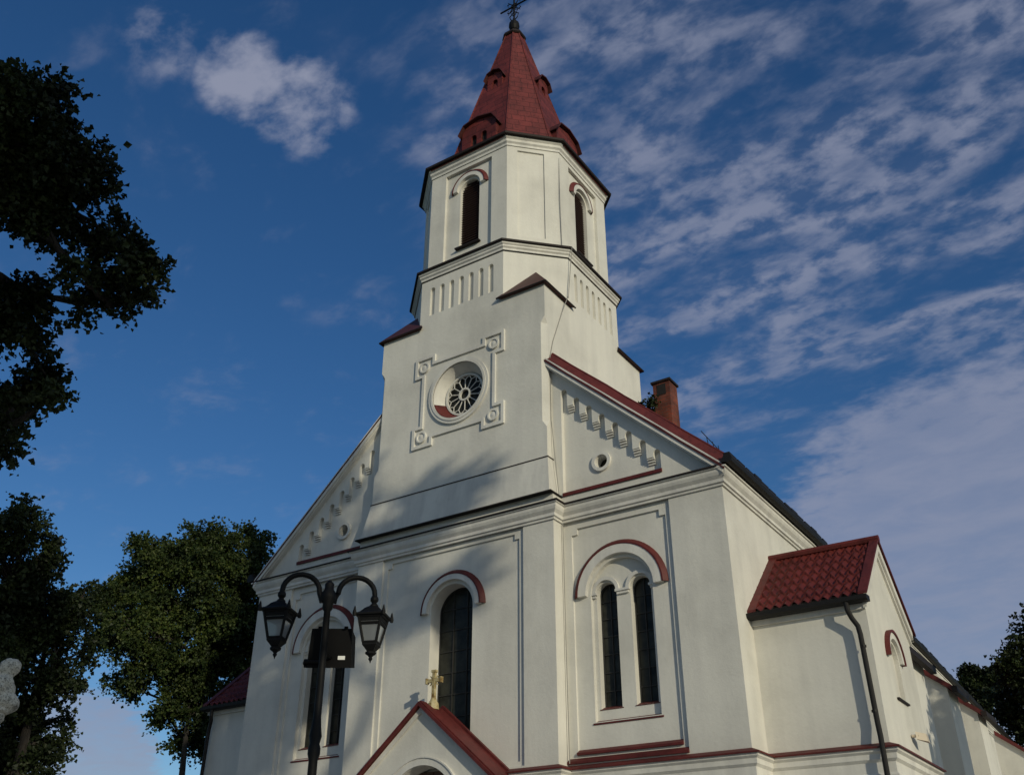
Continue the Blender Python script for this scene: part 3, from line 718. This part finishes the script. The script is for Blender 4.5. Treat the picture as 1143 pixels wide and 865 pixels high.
wl_.loft([[(9.42, 2.60, 5.16), (9.42, 2.74, 5.16), (9.42, 2.74, 5.30), (9.42, 2.60, 5.30)], [(9.60, 2.76, 5.12), (9.60, 2.92, 5.10), (9.58, 2.92, 5.26), (9.58, 2.76, 5.27)]])
wl_.build('wall_lamp', M['tan'], chR)

# ---- buttresses along the nave
for s in (1, -1):
    for y, w_ in ((8.9, 2.7), (14.57, 1.45), (19.0, 1.45), (29.0, 1.45)):
        b_ = MB(); b_.prism_y([(s*6.9, 0), (s*8.05, 0), (s*8.05, 8.55), (s*6.9, 9.50)], y, y+w_)
        bt_ = b_.build('buttress', M['plaster'], church)
        c_ = MB(); c_.prism_y([(s*6.98, 9.60), (s*8.28, 8.55), (s*8.28, 8.38), (s*6.98, 9.40)], y-.14, y+w_+.14); c_.build('buttress_cap', M['red'], bt_)
        c_ = MB(); c_.box(min(s*8.2, s*8.36), max(s*8.2, s*8.36), y-.16, y+w_+.16, 8.38, 8.56); c_.build('buttress_eave', M['flash'], bt_)
        p_ = MB(); p_.box(min(s*7, s*7.18), max(s*7, s*7.18), y+w_+.75, y+w_+1.15, 4.7, 9.2)
        p_.box(min(s*7, s*7.24), max(s*7, s*7.24), y+w_+.70, y+w_+1.20, 9.2, 9.26); p_.build('pilaster_strip', M['trim'], church)

# the nave narrows slightly towards the choir
for ob in [o for o in church.children_recursive if o.type == 'MESH' and o.name.split('.')[0] in ('nave_wall', 'nave_roof', 'gutter', 'cornice', 'plinth', 'plinth_cap', 'interior', 'pilaster_strip')]:
    for v in ob.data.vertices:
        if v.co.y > 5.5: v.co.x -= .033*(v.co.y-5.5)*v.co.x/7.2

# ---- chimney
c_ = MB(); c_.box(4.88, 5.34, 1.55, 2.00, 12.3, 14.12)
chim = c_.build('chimney', M['brick'], church)
c_ = MB(); c_.box(4.84, 5.38, 1.51, 2.04, 14.12, 14.18); c_.build('chimney_cap', M['flash'], chim)
c_ = MB(); c_.box(4.99, 5.23, 1.54, 1.56, 13.76, 14.06); c_.build('flue_opening', M['dark'], chim)

# ================================================================== STREET LAMP
LX = Vector((6.66, -11.22, 0)); lamp = tag(empty('street_lamp', LX), 'black cast iron street lamp with two hanging lanterns in front of the church', 'street lamp')
c_ = MB(); c_.lathe([(.17, 0), (.17, .12), (.13, .16), (.12, .75), (.135, .78), (.10, .88), (.07, 1.0), (.05, 1.3), (.045, 3.20), (.062, 3.26), (.062, 3.32), (.048, 3.36), (.064, 3.43), (.05, 3.52),
                     (.040, 3.62), (.035, 4.70), (.055, 4.73), (.055, 4.78), (.085, 4.83), (.085, 4.89), (.05, 4.94), (.05, 5.00), (.015, 5.04)], (0, 0, 0), 16)
pole = c_.build('pole', M['iron'], lamp, smooth=True)
AU = Vector((.72, .69, 0)).normalized()
def lantern(s):
    am = MB(); pts = [AU*s*.06+Vector((0, 0, 4.80))]
    for k in range(13):
        t_ = math.pi*(1-k/12); pts.append(AU*s*(.295+.195*math.cos(t_))+Vector((0, 0, 4.905+.185*math.sin(t_))))
    pts.append(AU*s*.49+Vector((0, 0, 4.84)))
    am.tube(pts, [.034]+[.029]*(len(pts)-2)+[.026], 10); am.build('arm', M['iron'], lamp, smooth=True)
    o = AU*s*.49; r0 = R(24)
    # square lantern: rings of four corners
    def ring(h, z): return [o+Vector((h*math.sqrt(2)*math.cos(r0+math.pi/4+k*math.pi/2), h*math.sqrt(2)*math.sin(r0+math.pi/4+k*math.pi/2), z)) for k in range(4)]
    Lm = MB()
    Lm.lathe([(.035, 4.90), (.055, 4.87), (.055, 4.84), (.03, 4.81), (.06, 4.78), (.06, 4.76)], o, 12)
    Lm.loft([ring(.05, 4.77), ring(.10, 4.735), ring(.115, 4.715), ring(.15, 4.68), ring(.205, 4.655), ring(.20, 4.635), ring(.165, 4.63)])
    for p_ in ring(.198, 4.65): Lm.lathe([(.022, -.03), (.03, 0), (.012, .07), (.003, .09)], p_, 6)
    rt, rb = ring(.155, 4.63), ring(.088, 4.33)
    for a_, b2 in zip(rt, rb): Lm.tube([a_, b2], .019, 6)
    for rr_ in (rt, rb, [a_*.72+b2*.28 for a_, b2 in zip(rt, rb)]):
        for i in range(4): Lm.tube([rr_[i], rr_[(i+1) % 4]], .018, 6)
    Lm.loft([ring(.10, 4.345), ring(.098, 4.30), ring(.06, 4.255), ring(.045, 4.235)])
    Lm.lathe([(.045, 4.24), (.075, 4.225), (.07, 4.205), (.035, 4.185), (.02, 4.165), (.03, 4.15), (.012, 4.125), (.004, 4.10)], o, 10)
    rq = [a_*.80+b2*.20 for a_, b2 in zip(rt, rb)]; Lm.loft([rt, rq], cap=False)
    shrink = lambda bm: [setattr(v, 'co', o+Vector((0, 0, 4.86))+Matrix.Diagonal((.80, .80, .90)) @ (v.co-o-Vector((0, 0, 4.86)))) for v in bm.verts]
    shrink(Lm.bm); ob = Lm.build('lantern', M['iron'], lamp, weld=False)
    gl = MB(); gl.loft([ring(.147, 4.62), ring(.082, 4.34)], cap=False); shrink(gl.bm); gl.build('lantern_glass', M['lampglass'], ob)
    bb = MB(); bb.lathe([(.02, 4.62), (.04, 4.58), (.045, 4.50), (.03, 4.44), (.01, 4.42)], o, 10); shrink(bb.bm); bb.build('bulb', M['white'], ob)
for s in (-1, 1): lantern(s)
# floodlight on the pole, aimed at the facade
FD = Vector((-.56, .83, 0)).normalized(); FU = Vector((.83, .56, 0)).normalized()
fl = tag(empty('floodlight', LX+Vector((0, 0, 4.37))+FD*.12), 'black boxy floodlight clamped behind the pole of the double lantern street lamp', 'floodlight')
FO = FD*.10+FU*.03
c_ = MB()
def fp3(a, z_, d): return FO+FU*a+FD*d+Vector((0, 0, z_))
c_.loft([[fp3(-.235, -.21, 0), fp3(.235, -.21, 0), fp3(.215, .21, .0), fp3(-.215, .21, .0)], [fp3(-.25, -.17, .16), fp3(.25, -.17, .16), fp3(.23, .17, .20), fp3(-.23, .17, .20)]])
for a in (-.15, .13): c_.loft([[fp3(a, .20, .0), fp3(a+.04, .20, 0), fp3(a+.04, .235, 0), fp3(a, .235, 0)], [fp3(a, .20, .03), fp3(a+.04, .20, .03), fp3(a+.04, .235, .03), fp3(a, .235, .03)]])
c_.tube([fp3(-.27, -.15, .05), fp3(-.20, -.15, .05)], .045, 10)
fb_ = c_.build('housing', M['black'], fl)
c_ = MB(); c_.tube([Vector((0, 0, -.1))-FD*.02, FO+FD*.01+Vector((0, 0, -.1))], .03, 8); c_.tube([fp3(-.03, -.15, -.02), fp3(-.26, -.15, -.02), fp3(-.27, -.15, .05)], .018, 8); c_.build('bracket', M['iron'], fl)
c_ = MB(); c_.loft([[fp3(.09, -.125, -.008), fp3(.165, -.125, -.008), fp3(.165, -.085, -.008), fp3(.09, -.085, -.008)], [fp3(.09, -.125, .01), fp3(.165, -.125, .01), fp3(.165, -.085, .01), fp3(.09, -.085, .01)]])
c_.build('type_plate', M['white'], fl)

# ================================================================== STATUE
ST = Vector((1.95, -11.95, 0))
st = tag(empty('statue', ST), 'weathered grey stone figure kneeling on a slim pedestal, cut by the left picture edge', 'statue')
def blob(bm, c, r, rot=(0, 0, 0)):
    from mathutils import Euler
    mt_ = Matrix.Translation(Vector(c)) @ Euler(rot).to_matrix().to_4x4() @ Matrix.Diagonal((*r, 1))
    bmesh.ops.create_icosphere(bm, subdivisions=3, radius=1, matrix=mt_)
c_ = MB(); bb_ = c_.bm
VL = Vector((-.37, -.93, 0)).normalized()        # the way the figure faces (left in the picture)
VS = Vector((.93, -.37, 0)).normalized()
def sp_(f, s_, z_): return VL*f+VS*s_+Vector((0, 0, z_))
ang = math.atan2(VL.y, VL.x)
for f, s_, z_, r in [(-.075, 0, 4.60, (.125, .11, .12)), (.03, 0, 4.57, (.07, .065, .08)), (.10, 0, 4.575, (.025, .02, .03)), (-.11, 0, 4.62, (.105, .115, .10)), (-.06, 0, 4.49, (.085, .08, .09)), (-.03, 0, 4.40, (.15, .19, .11)),
                     (-.05, 0, 4.31, (.165, .17, .17)), (-.10, 0, 4.19, (.185, .20, .13)), (-.16, 0, 4.17, (.13, .18, .10)), (.10, .09, 4.12, (.24, .09, .10)), (.10, -.09, 4.12, (.24, .09, .10)), (-.02, 0, 4.08, (.19, .18, .05)),
                     (.08, .16, 4.33, (.15, .055, .055)), (.08, -.16, 4.33, (.15, .055, .055)), (.20, .05, 4.40, (.06, .05, .10)), (.20, -.05, 4.40, (.06, .05, .10)), (.22, 0, 4.48, (.03, .04, .08))]:
    blob(bb_, sp_(f, s_, z_), r, (0, 0, ang))
fg = c_.build('figure', M['stone'], st, weld=False)
md = fg.modifiers.new('remesh', 'REMESH'); md.mode = 'VOXEL'; md.voxel_size = .014; md.use_smooth_shade = True
md = fg.modifiers.new('smooth', 'SMOOTH'); md.iterations = 3
tx = bpy.data.textures.new('chips', 'CLOUDS'); tx.noise_scale = .06
md = fg.modifiers.new('chips', 'DISPLACE'); md.texture = tx; md.strength = .022
c_ = MB(); c_.lathe([(.42, 0), (.42, .25), (.30, .32), (.26, .5), (.21, .6), (.10, .8), (.075, 3.70), (.10, 3.76), (.085, 3.82), (.13, 3.94), (.16, 3.98), (.16, 4.05)], (0, 0, 0), 12)
c_.build('pedestal', M['stone'], st)

# ================================================================== TREES
def tree(name, base, trunk_top, r0, lobes, nclump, leaves, leaf, spread, lm, label, cat='tree', seed=1, gap=0.0, group=None, lean=None):
    rnd = random.Random(seed); base = Vector(base); top = Vector(trunk_top)
    root = tag(empty(name, base), label, cat, group)
    tk = MB()
    def limb(p, q, ra, rb, n=7, wob=.06, sag=0.0):
        L_ = (q-p).length; pts = []; rs = []
        for k in range(n):
            t_ = k/(n-1); w_ = math.sin(math.pi*t_)*L_*wob
            nn = noise.noise_vector(p*.37+Vector((t_*2, seed, 0)))
            pts.append(p.lerp(q, t_)+nn*w_+Vector((0, 0, -sag*math.sin(math.pi*t_)))); rs.append(ra+(rb-ra)*t_)
        tk.tube([a-base for a in pts], rs, 7); return pts
    tp = limb(base-Vector((0, 0, .1)), top, r0, r0*.15, 10, .04)
    tk.tube([Vector((0, 0, -.1)), Vector((0, 0, .12)), Vector((0, 0, .6))], [r0*1.7, r0*1.35, r0*.98], 9)
    allp = list(tp[3:]); verts = []; faces = []
    def add_leaf(p, sz, dd):
        d = Vector((rnd.gauss(0, .8), rnd.gauss(0, .8), rnd.gauss(0, .6)-.2))+dd; d.normalize(); e = d.orthogonal()
        e = Matrix.Rotation(rnd.uniform(0, 6.28), 3, d) @ e; up = d.cross(e)*.22
        s_ = sz*rnd.choice((.5, .7, .85, 1.0, 1.15, 1.4)); i = len(verts)
        verts.extend((p, p+d*s_*.45+e*s_*.36+up*s_, p+d*s_, p+d*s_*.45-e*s_*.36+up*s_)); faces.append((i, i+1, i+2, i+3))
    lobes = [(c, r if not isinstance(r, (int, float)) else (r, r, r)) for c, r in lobes]
    tot = sum((r[0]*r[1]*r[2])**.667 for c, r in lobes)
    for c, r in lobes:
        c = Vector(c); r = Vector(r) if not isinstance(r, (int, float)) else Vector((r, r, r))
        src = min(allp, key=lambda q: (q-c).length+max(0, q.z-c.z+.4)*1.5)
        L0 = (src-c).length; lp = limb(src, c, min(r0*.3, .02+.045*L0), .018, 7, .12); allp += lp[1:]
        nc = max(8, int(nclump*(r.x*r.y*r.z)**.667/tot))
        for k in range(nc):
            for _ in range(12):
                v = Vector((rnd.gauss(0, 1), rnd.gauss(0, 1), rnd.gauss(0, 1))).normalized()*(rnd.random()**.38)
                q = c+Vector((v.x*r.x, v.y*r.y, v.z*r.z))
                if noise.noise(q*(.9/max(.6, spread*2.2))+Vector((seed*7, 0, 0))) > gap-.35*(1 if v.length < .55 else 0): break
            if k % 5 == 0: limb(lp[rnd.randint(2, 6)], q, r0*.06+.006, .006, 5, .12)
            nl = int(leaves*rnd.uniform(.6, 1.4))
            out = (q-c); out = out.normalized() if out.length > 1e-3 else Vector((0, 0, 1))
            while nl > 0:
                n_t = min(nl, rnd.randint(6, 11)); nl -= n_t
                dd = out*.7+Vector((rnd.gauss(0, .7), rnd.gauss(0, .7), rnd.gauss(0, .5)-.15)); dd.normalize()
                L_ = spread*rnd.uniform(1.2, 3.2); st_ = q-base+Vector((rnd.gauss(0, spread*.5), rnd.gauss(0, spread*.5), rnd.gauss(0, spread*.4)))
                for k2 in range(n_t):
                    t2 = (k2+rnd.random())/n_t
                    add_leaf(st_+dd*L_*t2+Vector((0, 0, -.25*L_*t2*t2))+Vector((rnd.gauss(0, leaf*.35), rnd.gauss(0, leaf*.35), rnd.gauss(0, leaf*.3))), leaf, dd*.8)
    tk.build('trunk', M['bark'], root, smooth=True, weld=False)
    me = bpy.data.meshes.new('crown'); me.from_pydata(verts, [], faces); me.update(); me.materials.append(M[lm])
    o = bpy.data.objects.new('crown', me); C.collection.objects.link(o); o.parent = root
    return root
exec_trees = True
if exec_trees:
    tree('tree', (-1.2, -15.6, 0), (-.8, -15.2, 9.2), .36,
         [ ((2.91, -14.29, 11.73), 0.47), ((2.66, -13.74, 12.31), 0.34), ((2.64, -13.22, 11.89), 0.34), ((2.70, -13.64, 11.37), 0.53), ((2.15, -13.79, 11.19), 0.64), ((2.81, -13.00, 11.46), 0.26), ((2.29, -12.94, 11.15), 0.48), ((2.30, -12.37, 11.03), 0.32), ((2.88, -12.20, 10.42), 0.31), ((3.01, -11.79, 10.15), 0.24), ((2.08, -11.89, 10.49), 0.30), ((2.46, -11.63, 10.04), 0.16), ((1.82, -11.97, 10.05), 0.19), ((2.47, -12.64, 10.04), 0.21), ((2.13, -13.24, 10.77), 0.41), ((1.37, -12.90, 10.00), 0.31), ((1.64, -12.66, 9.26), 0.36), ((0.98, -11.95, 9.07), 0.30), ((0.76, -12.13, 8.75), 0.43), ((1.25, -12.39, 7.87), 0.30), ((1.75, -12.08, 8.50), 0.15), ((1.96, -14.67, 11.43), 0.86), ((0.98, -13.96, 10.47), 0.77), ((0.88, -13.27, 8.76), 0.88), ((1.43, -15.15, 10.37), 1.06), ((0.59, -14.45, 9.10), 1.08) ],
         1750, 44, .085, .115, 'leaf_dark', 'dark leafy tree reaching long branches into the upper left, nearest the camera', seed=3, gap=.13)
    tree('tree', (-8.7, -5.2, 0), (-8.6, -5.1, 8.2), .26,
         [ ((-7.87, -7.11, 10.10), 0.72), ((-7.99, -6.26, 9.65), 0.60), ((-8.32, -5.46, 8.70), 0.69), ((-8.79, -6.02, 8.64), 0.90), ((-7.70, -5.05, 8.48), 0.35), ((-8.01, -5.16, 7.64), 0.55), ((-8.43, -5.79, 7.36), 0.88), ((-8.01, -4.47, 7.83), 0.26), ((-8.33, -5.13, 6.81), 0.46), ((-7.59, -4.94, 6.96), 0.29), ((-9.34, -4.64, 6.18), 0.56), ((-8.61, -4.36, 5.94), 0.38), ((-9.27, -4.98, 5.36), 0.63), ((-8.21, -4.77, 5.14), 0.37), ((-9.11, -3.88, 6.57), 0.22), ((-9.79, -7.23, 9.83), 1.30), ((-8.97, -7.25, 7.53), 1.42), ((-9.40, -6.48, 5.75), 1.21), ((-8.21, -4.62, 9.35), 0.22) ],
         1800, 44, .095, .13, 'leaf_dark', 'dark shaded tree with a thin trunk behind the stone statue', seed=5, gap=.12)
    tree('tree', (-20.6, 9.2, 0), (-20.2, 8.7, 11.0), .30,
         [ ((-19.16, 8.36, 17.23), 1.02), ((-18.70, 9.73, 17.49), 0.72), ((-19.33, 7.08, 16.86), 0.69), ((-20.69, 7.31, 16.60), 0.86), ((-18.83, 9.35, 15.82), 1.41), ((-19.10, 7.66, 15.39), 1.37), ((-20.76, 6.59, 15.71), 0.99), ((-22.11, 6.41, 15.12), 1.00), ((-22.68, 5.71, 14.52), 0.76), ((-22.42, 4.66, 14.09), 0.37), ((-20.96, 7.06, 14.31), 1.44), ((-20.75, 5.37, 13.09), 1.16), ((-19.23, 8.14, 13.52), 1.50), ((-18.93, 10.54, 14.13), 1.42), ((-22.17, 5.19, 12.90), 0.59), ((-20.56, 6.80, 11.92), 1.24), ((-20.24, 8.85, 11.94), 1.51), ((-19.44, 10.28, 12.39), 1.54), ((-22.09, 7.34, 10.92), 0.52), ((-20.44, 8.39, 10.41), 0.89), ((-19.66, 9.61, 10.42), 1.20), ((-22.22, 6.36, 11.04), 0.33), ((-20.97, 9.80, 9.15), 0.82), ((-21.02, 8.45, 9.84), 0.52), ((-18.75, 10.52, 10.29), 0.98), ((-20.88, 5.64, 16.25), 0.53) ],
         2200, 58, .12, .19, 'leaf_mid', 'sunlit olive green tree standing behind the left corner of the church', seed=8, gap=.12)
    tree('tree', (8.9, 40.5, 0), (8.9, 40.0, 12), .34,
         [ ((7.69, 38.26, 15.07), 0.60), ((7.14, 38.45, 14.13), 0.74), ((7.32, 40.18, 13.75), 1.13), ((6.18, 40.82, 13.32), 0.58), ((6.77, 40.18, 11.99), 1.03), ((9.01, 39.05, 16.08), 1.22), ((8.76, 39.09, 13.36), 1.65), ((7.60, 40.22, 11.02), 1.38), ((5.99, 41.00, 12.21), 0.48) ],
         650, 44, .16, .22, 'leaf_dark', 'dark tree at the right picture edge beyond the nave eave', seed=11, gap=.12)
    tree('tree', (2.6, 54.6, 0), (2.8, 54.4, 13.4), .36,
         [ ((2.91, 54.28, 17.14), 0.78), ((2.23, 53.91, 16.57), 0.54), ((3.31, 54.63, 16.45), 0.66), ((2.84, 53.66, 15.76), 0.83), ((4.01, 53.98, 17.30), 0.36) ],
         480, 45, .18, .22, 'leaf_dark', 'small dark round tree crown farther off, just above the nave eave', seed=13, gap=.06)
    tree('tree', (29.4, -18.3, 0), (29.5, -18.2, 15.5), .42,
         [((33.0, -18.1, 22.5), (.95, .6, .6)), ((32.2, -18.2, 21.9), (.7, .5, .35)), ((28.9, -18.1, 23.9), (.6, .5, 1.2)), ((31.0, -18.2, 21.4), (1.6, .6, .35)), ((29.2, -18.2, 21.7), (.8, .6, .6)), ((33.4, -18.2, 19.8), (.7, .5, .45)), ((32.3, -18.1, 19.5), (.4, .4, .5)), ((29.2, -18.2, 18.9), (.6, .5, 1.1)), ((30.6, -18.2, 20.0), (.7, .5, .35)),
          ((26.3, -17.9, 17.2), (1.5, .7, 1.7)), ((25.3, -17.8, 20.0), (1.6, .9, 1.3)), ((26.8, -17.8, 22.2), (1.4, .8, .9)), ((28.0, -18.1, 19.6), (.8, .6, 1.1)), ((23.8, -17.7, 20.6), (1.3, .9, 1.2))],
         700, 24, .19, .19, 'leaf_mid', 'tall loose tree on the lawn to the right behind the viewpoint', seed=17, gap=.12)
    tree('tree', (23.4, -27.6, 0), (23.4, -27.4, 14), .45,
         [((23.4, -27.0, 22), (3.2, 3.2, 3)), ((24.6, -25.6, 18.5), (2.4, 2.4, 2.4)), ((22.4, -28.6, 18), (3, 3, 2.8)), ((21.6, -29.8, 14.5), (2.8, 2.8, 2.6)), ((24.2, -27.6, 14.5), (2.8, 2.8, 2.6)), ((22.2, -28.0, 25), (2.2, 2.2, 2.0)), ((25.6, -24.0, 11.3), (2.2, 2.2, 2.3)), ((25.0, -25.4, 14.2), (1.8, 1.8, 1.8)), ((24.4, -26.6, 9.6), (2.2, 2.2, 1.8))],
         1500, 30, .32, .40, 'leaf_mid', 'broad dense tree on the lawn behind the viewpoint', seed=19, gap=-.25)
    tree('tree', (20.9, 6.6, 0), (20.8, 6.7, 7.5), .28,
         [((20.6, 6.4, 10.6), (1.8, 1.8, 1.3)), ((21.4, 7.9, 9.4), (1.5, 1.5, 1.2)), ((20.0, 5.0, 9.2), (1.3, 1.3, 1.1)), ((21.8, 8.8, 11.4), (1.2, 1.2, 1.0)), ((20.6, 6.6, 12.4), (1.2, 1.2, .9)), ((20.2, 6.0, 7.6), (1.4, 1.4, .9))],
         380, 34, .26, .30, 'leaf_mid', 'rounded tree on the lawn beside the right flank of the church', seed=29, gap=-.05)
    tree('sapling', (4.66, 1.75, 13.05), (4.68, 1.72, 13.5), .022,
         [((4.62, 1.68, 13.68), (.18, .16, .16)), ((4.80, 1.50, 13.58), (.20, .10, .14)), ((4.95, 1.42, 13.60), (.14, .08, .10))], 26, 9, .085, .06, 'leaf_dark', 'little self-sown sapling growing on the roof at the foot of the brick chimney', 'plant', seed=23, gap=-.5)
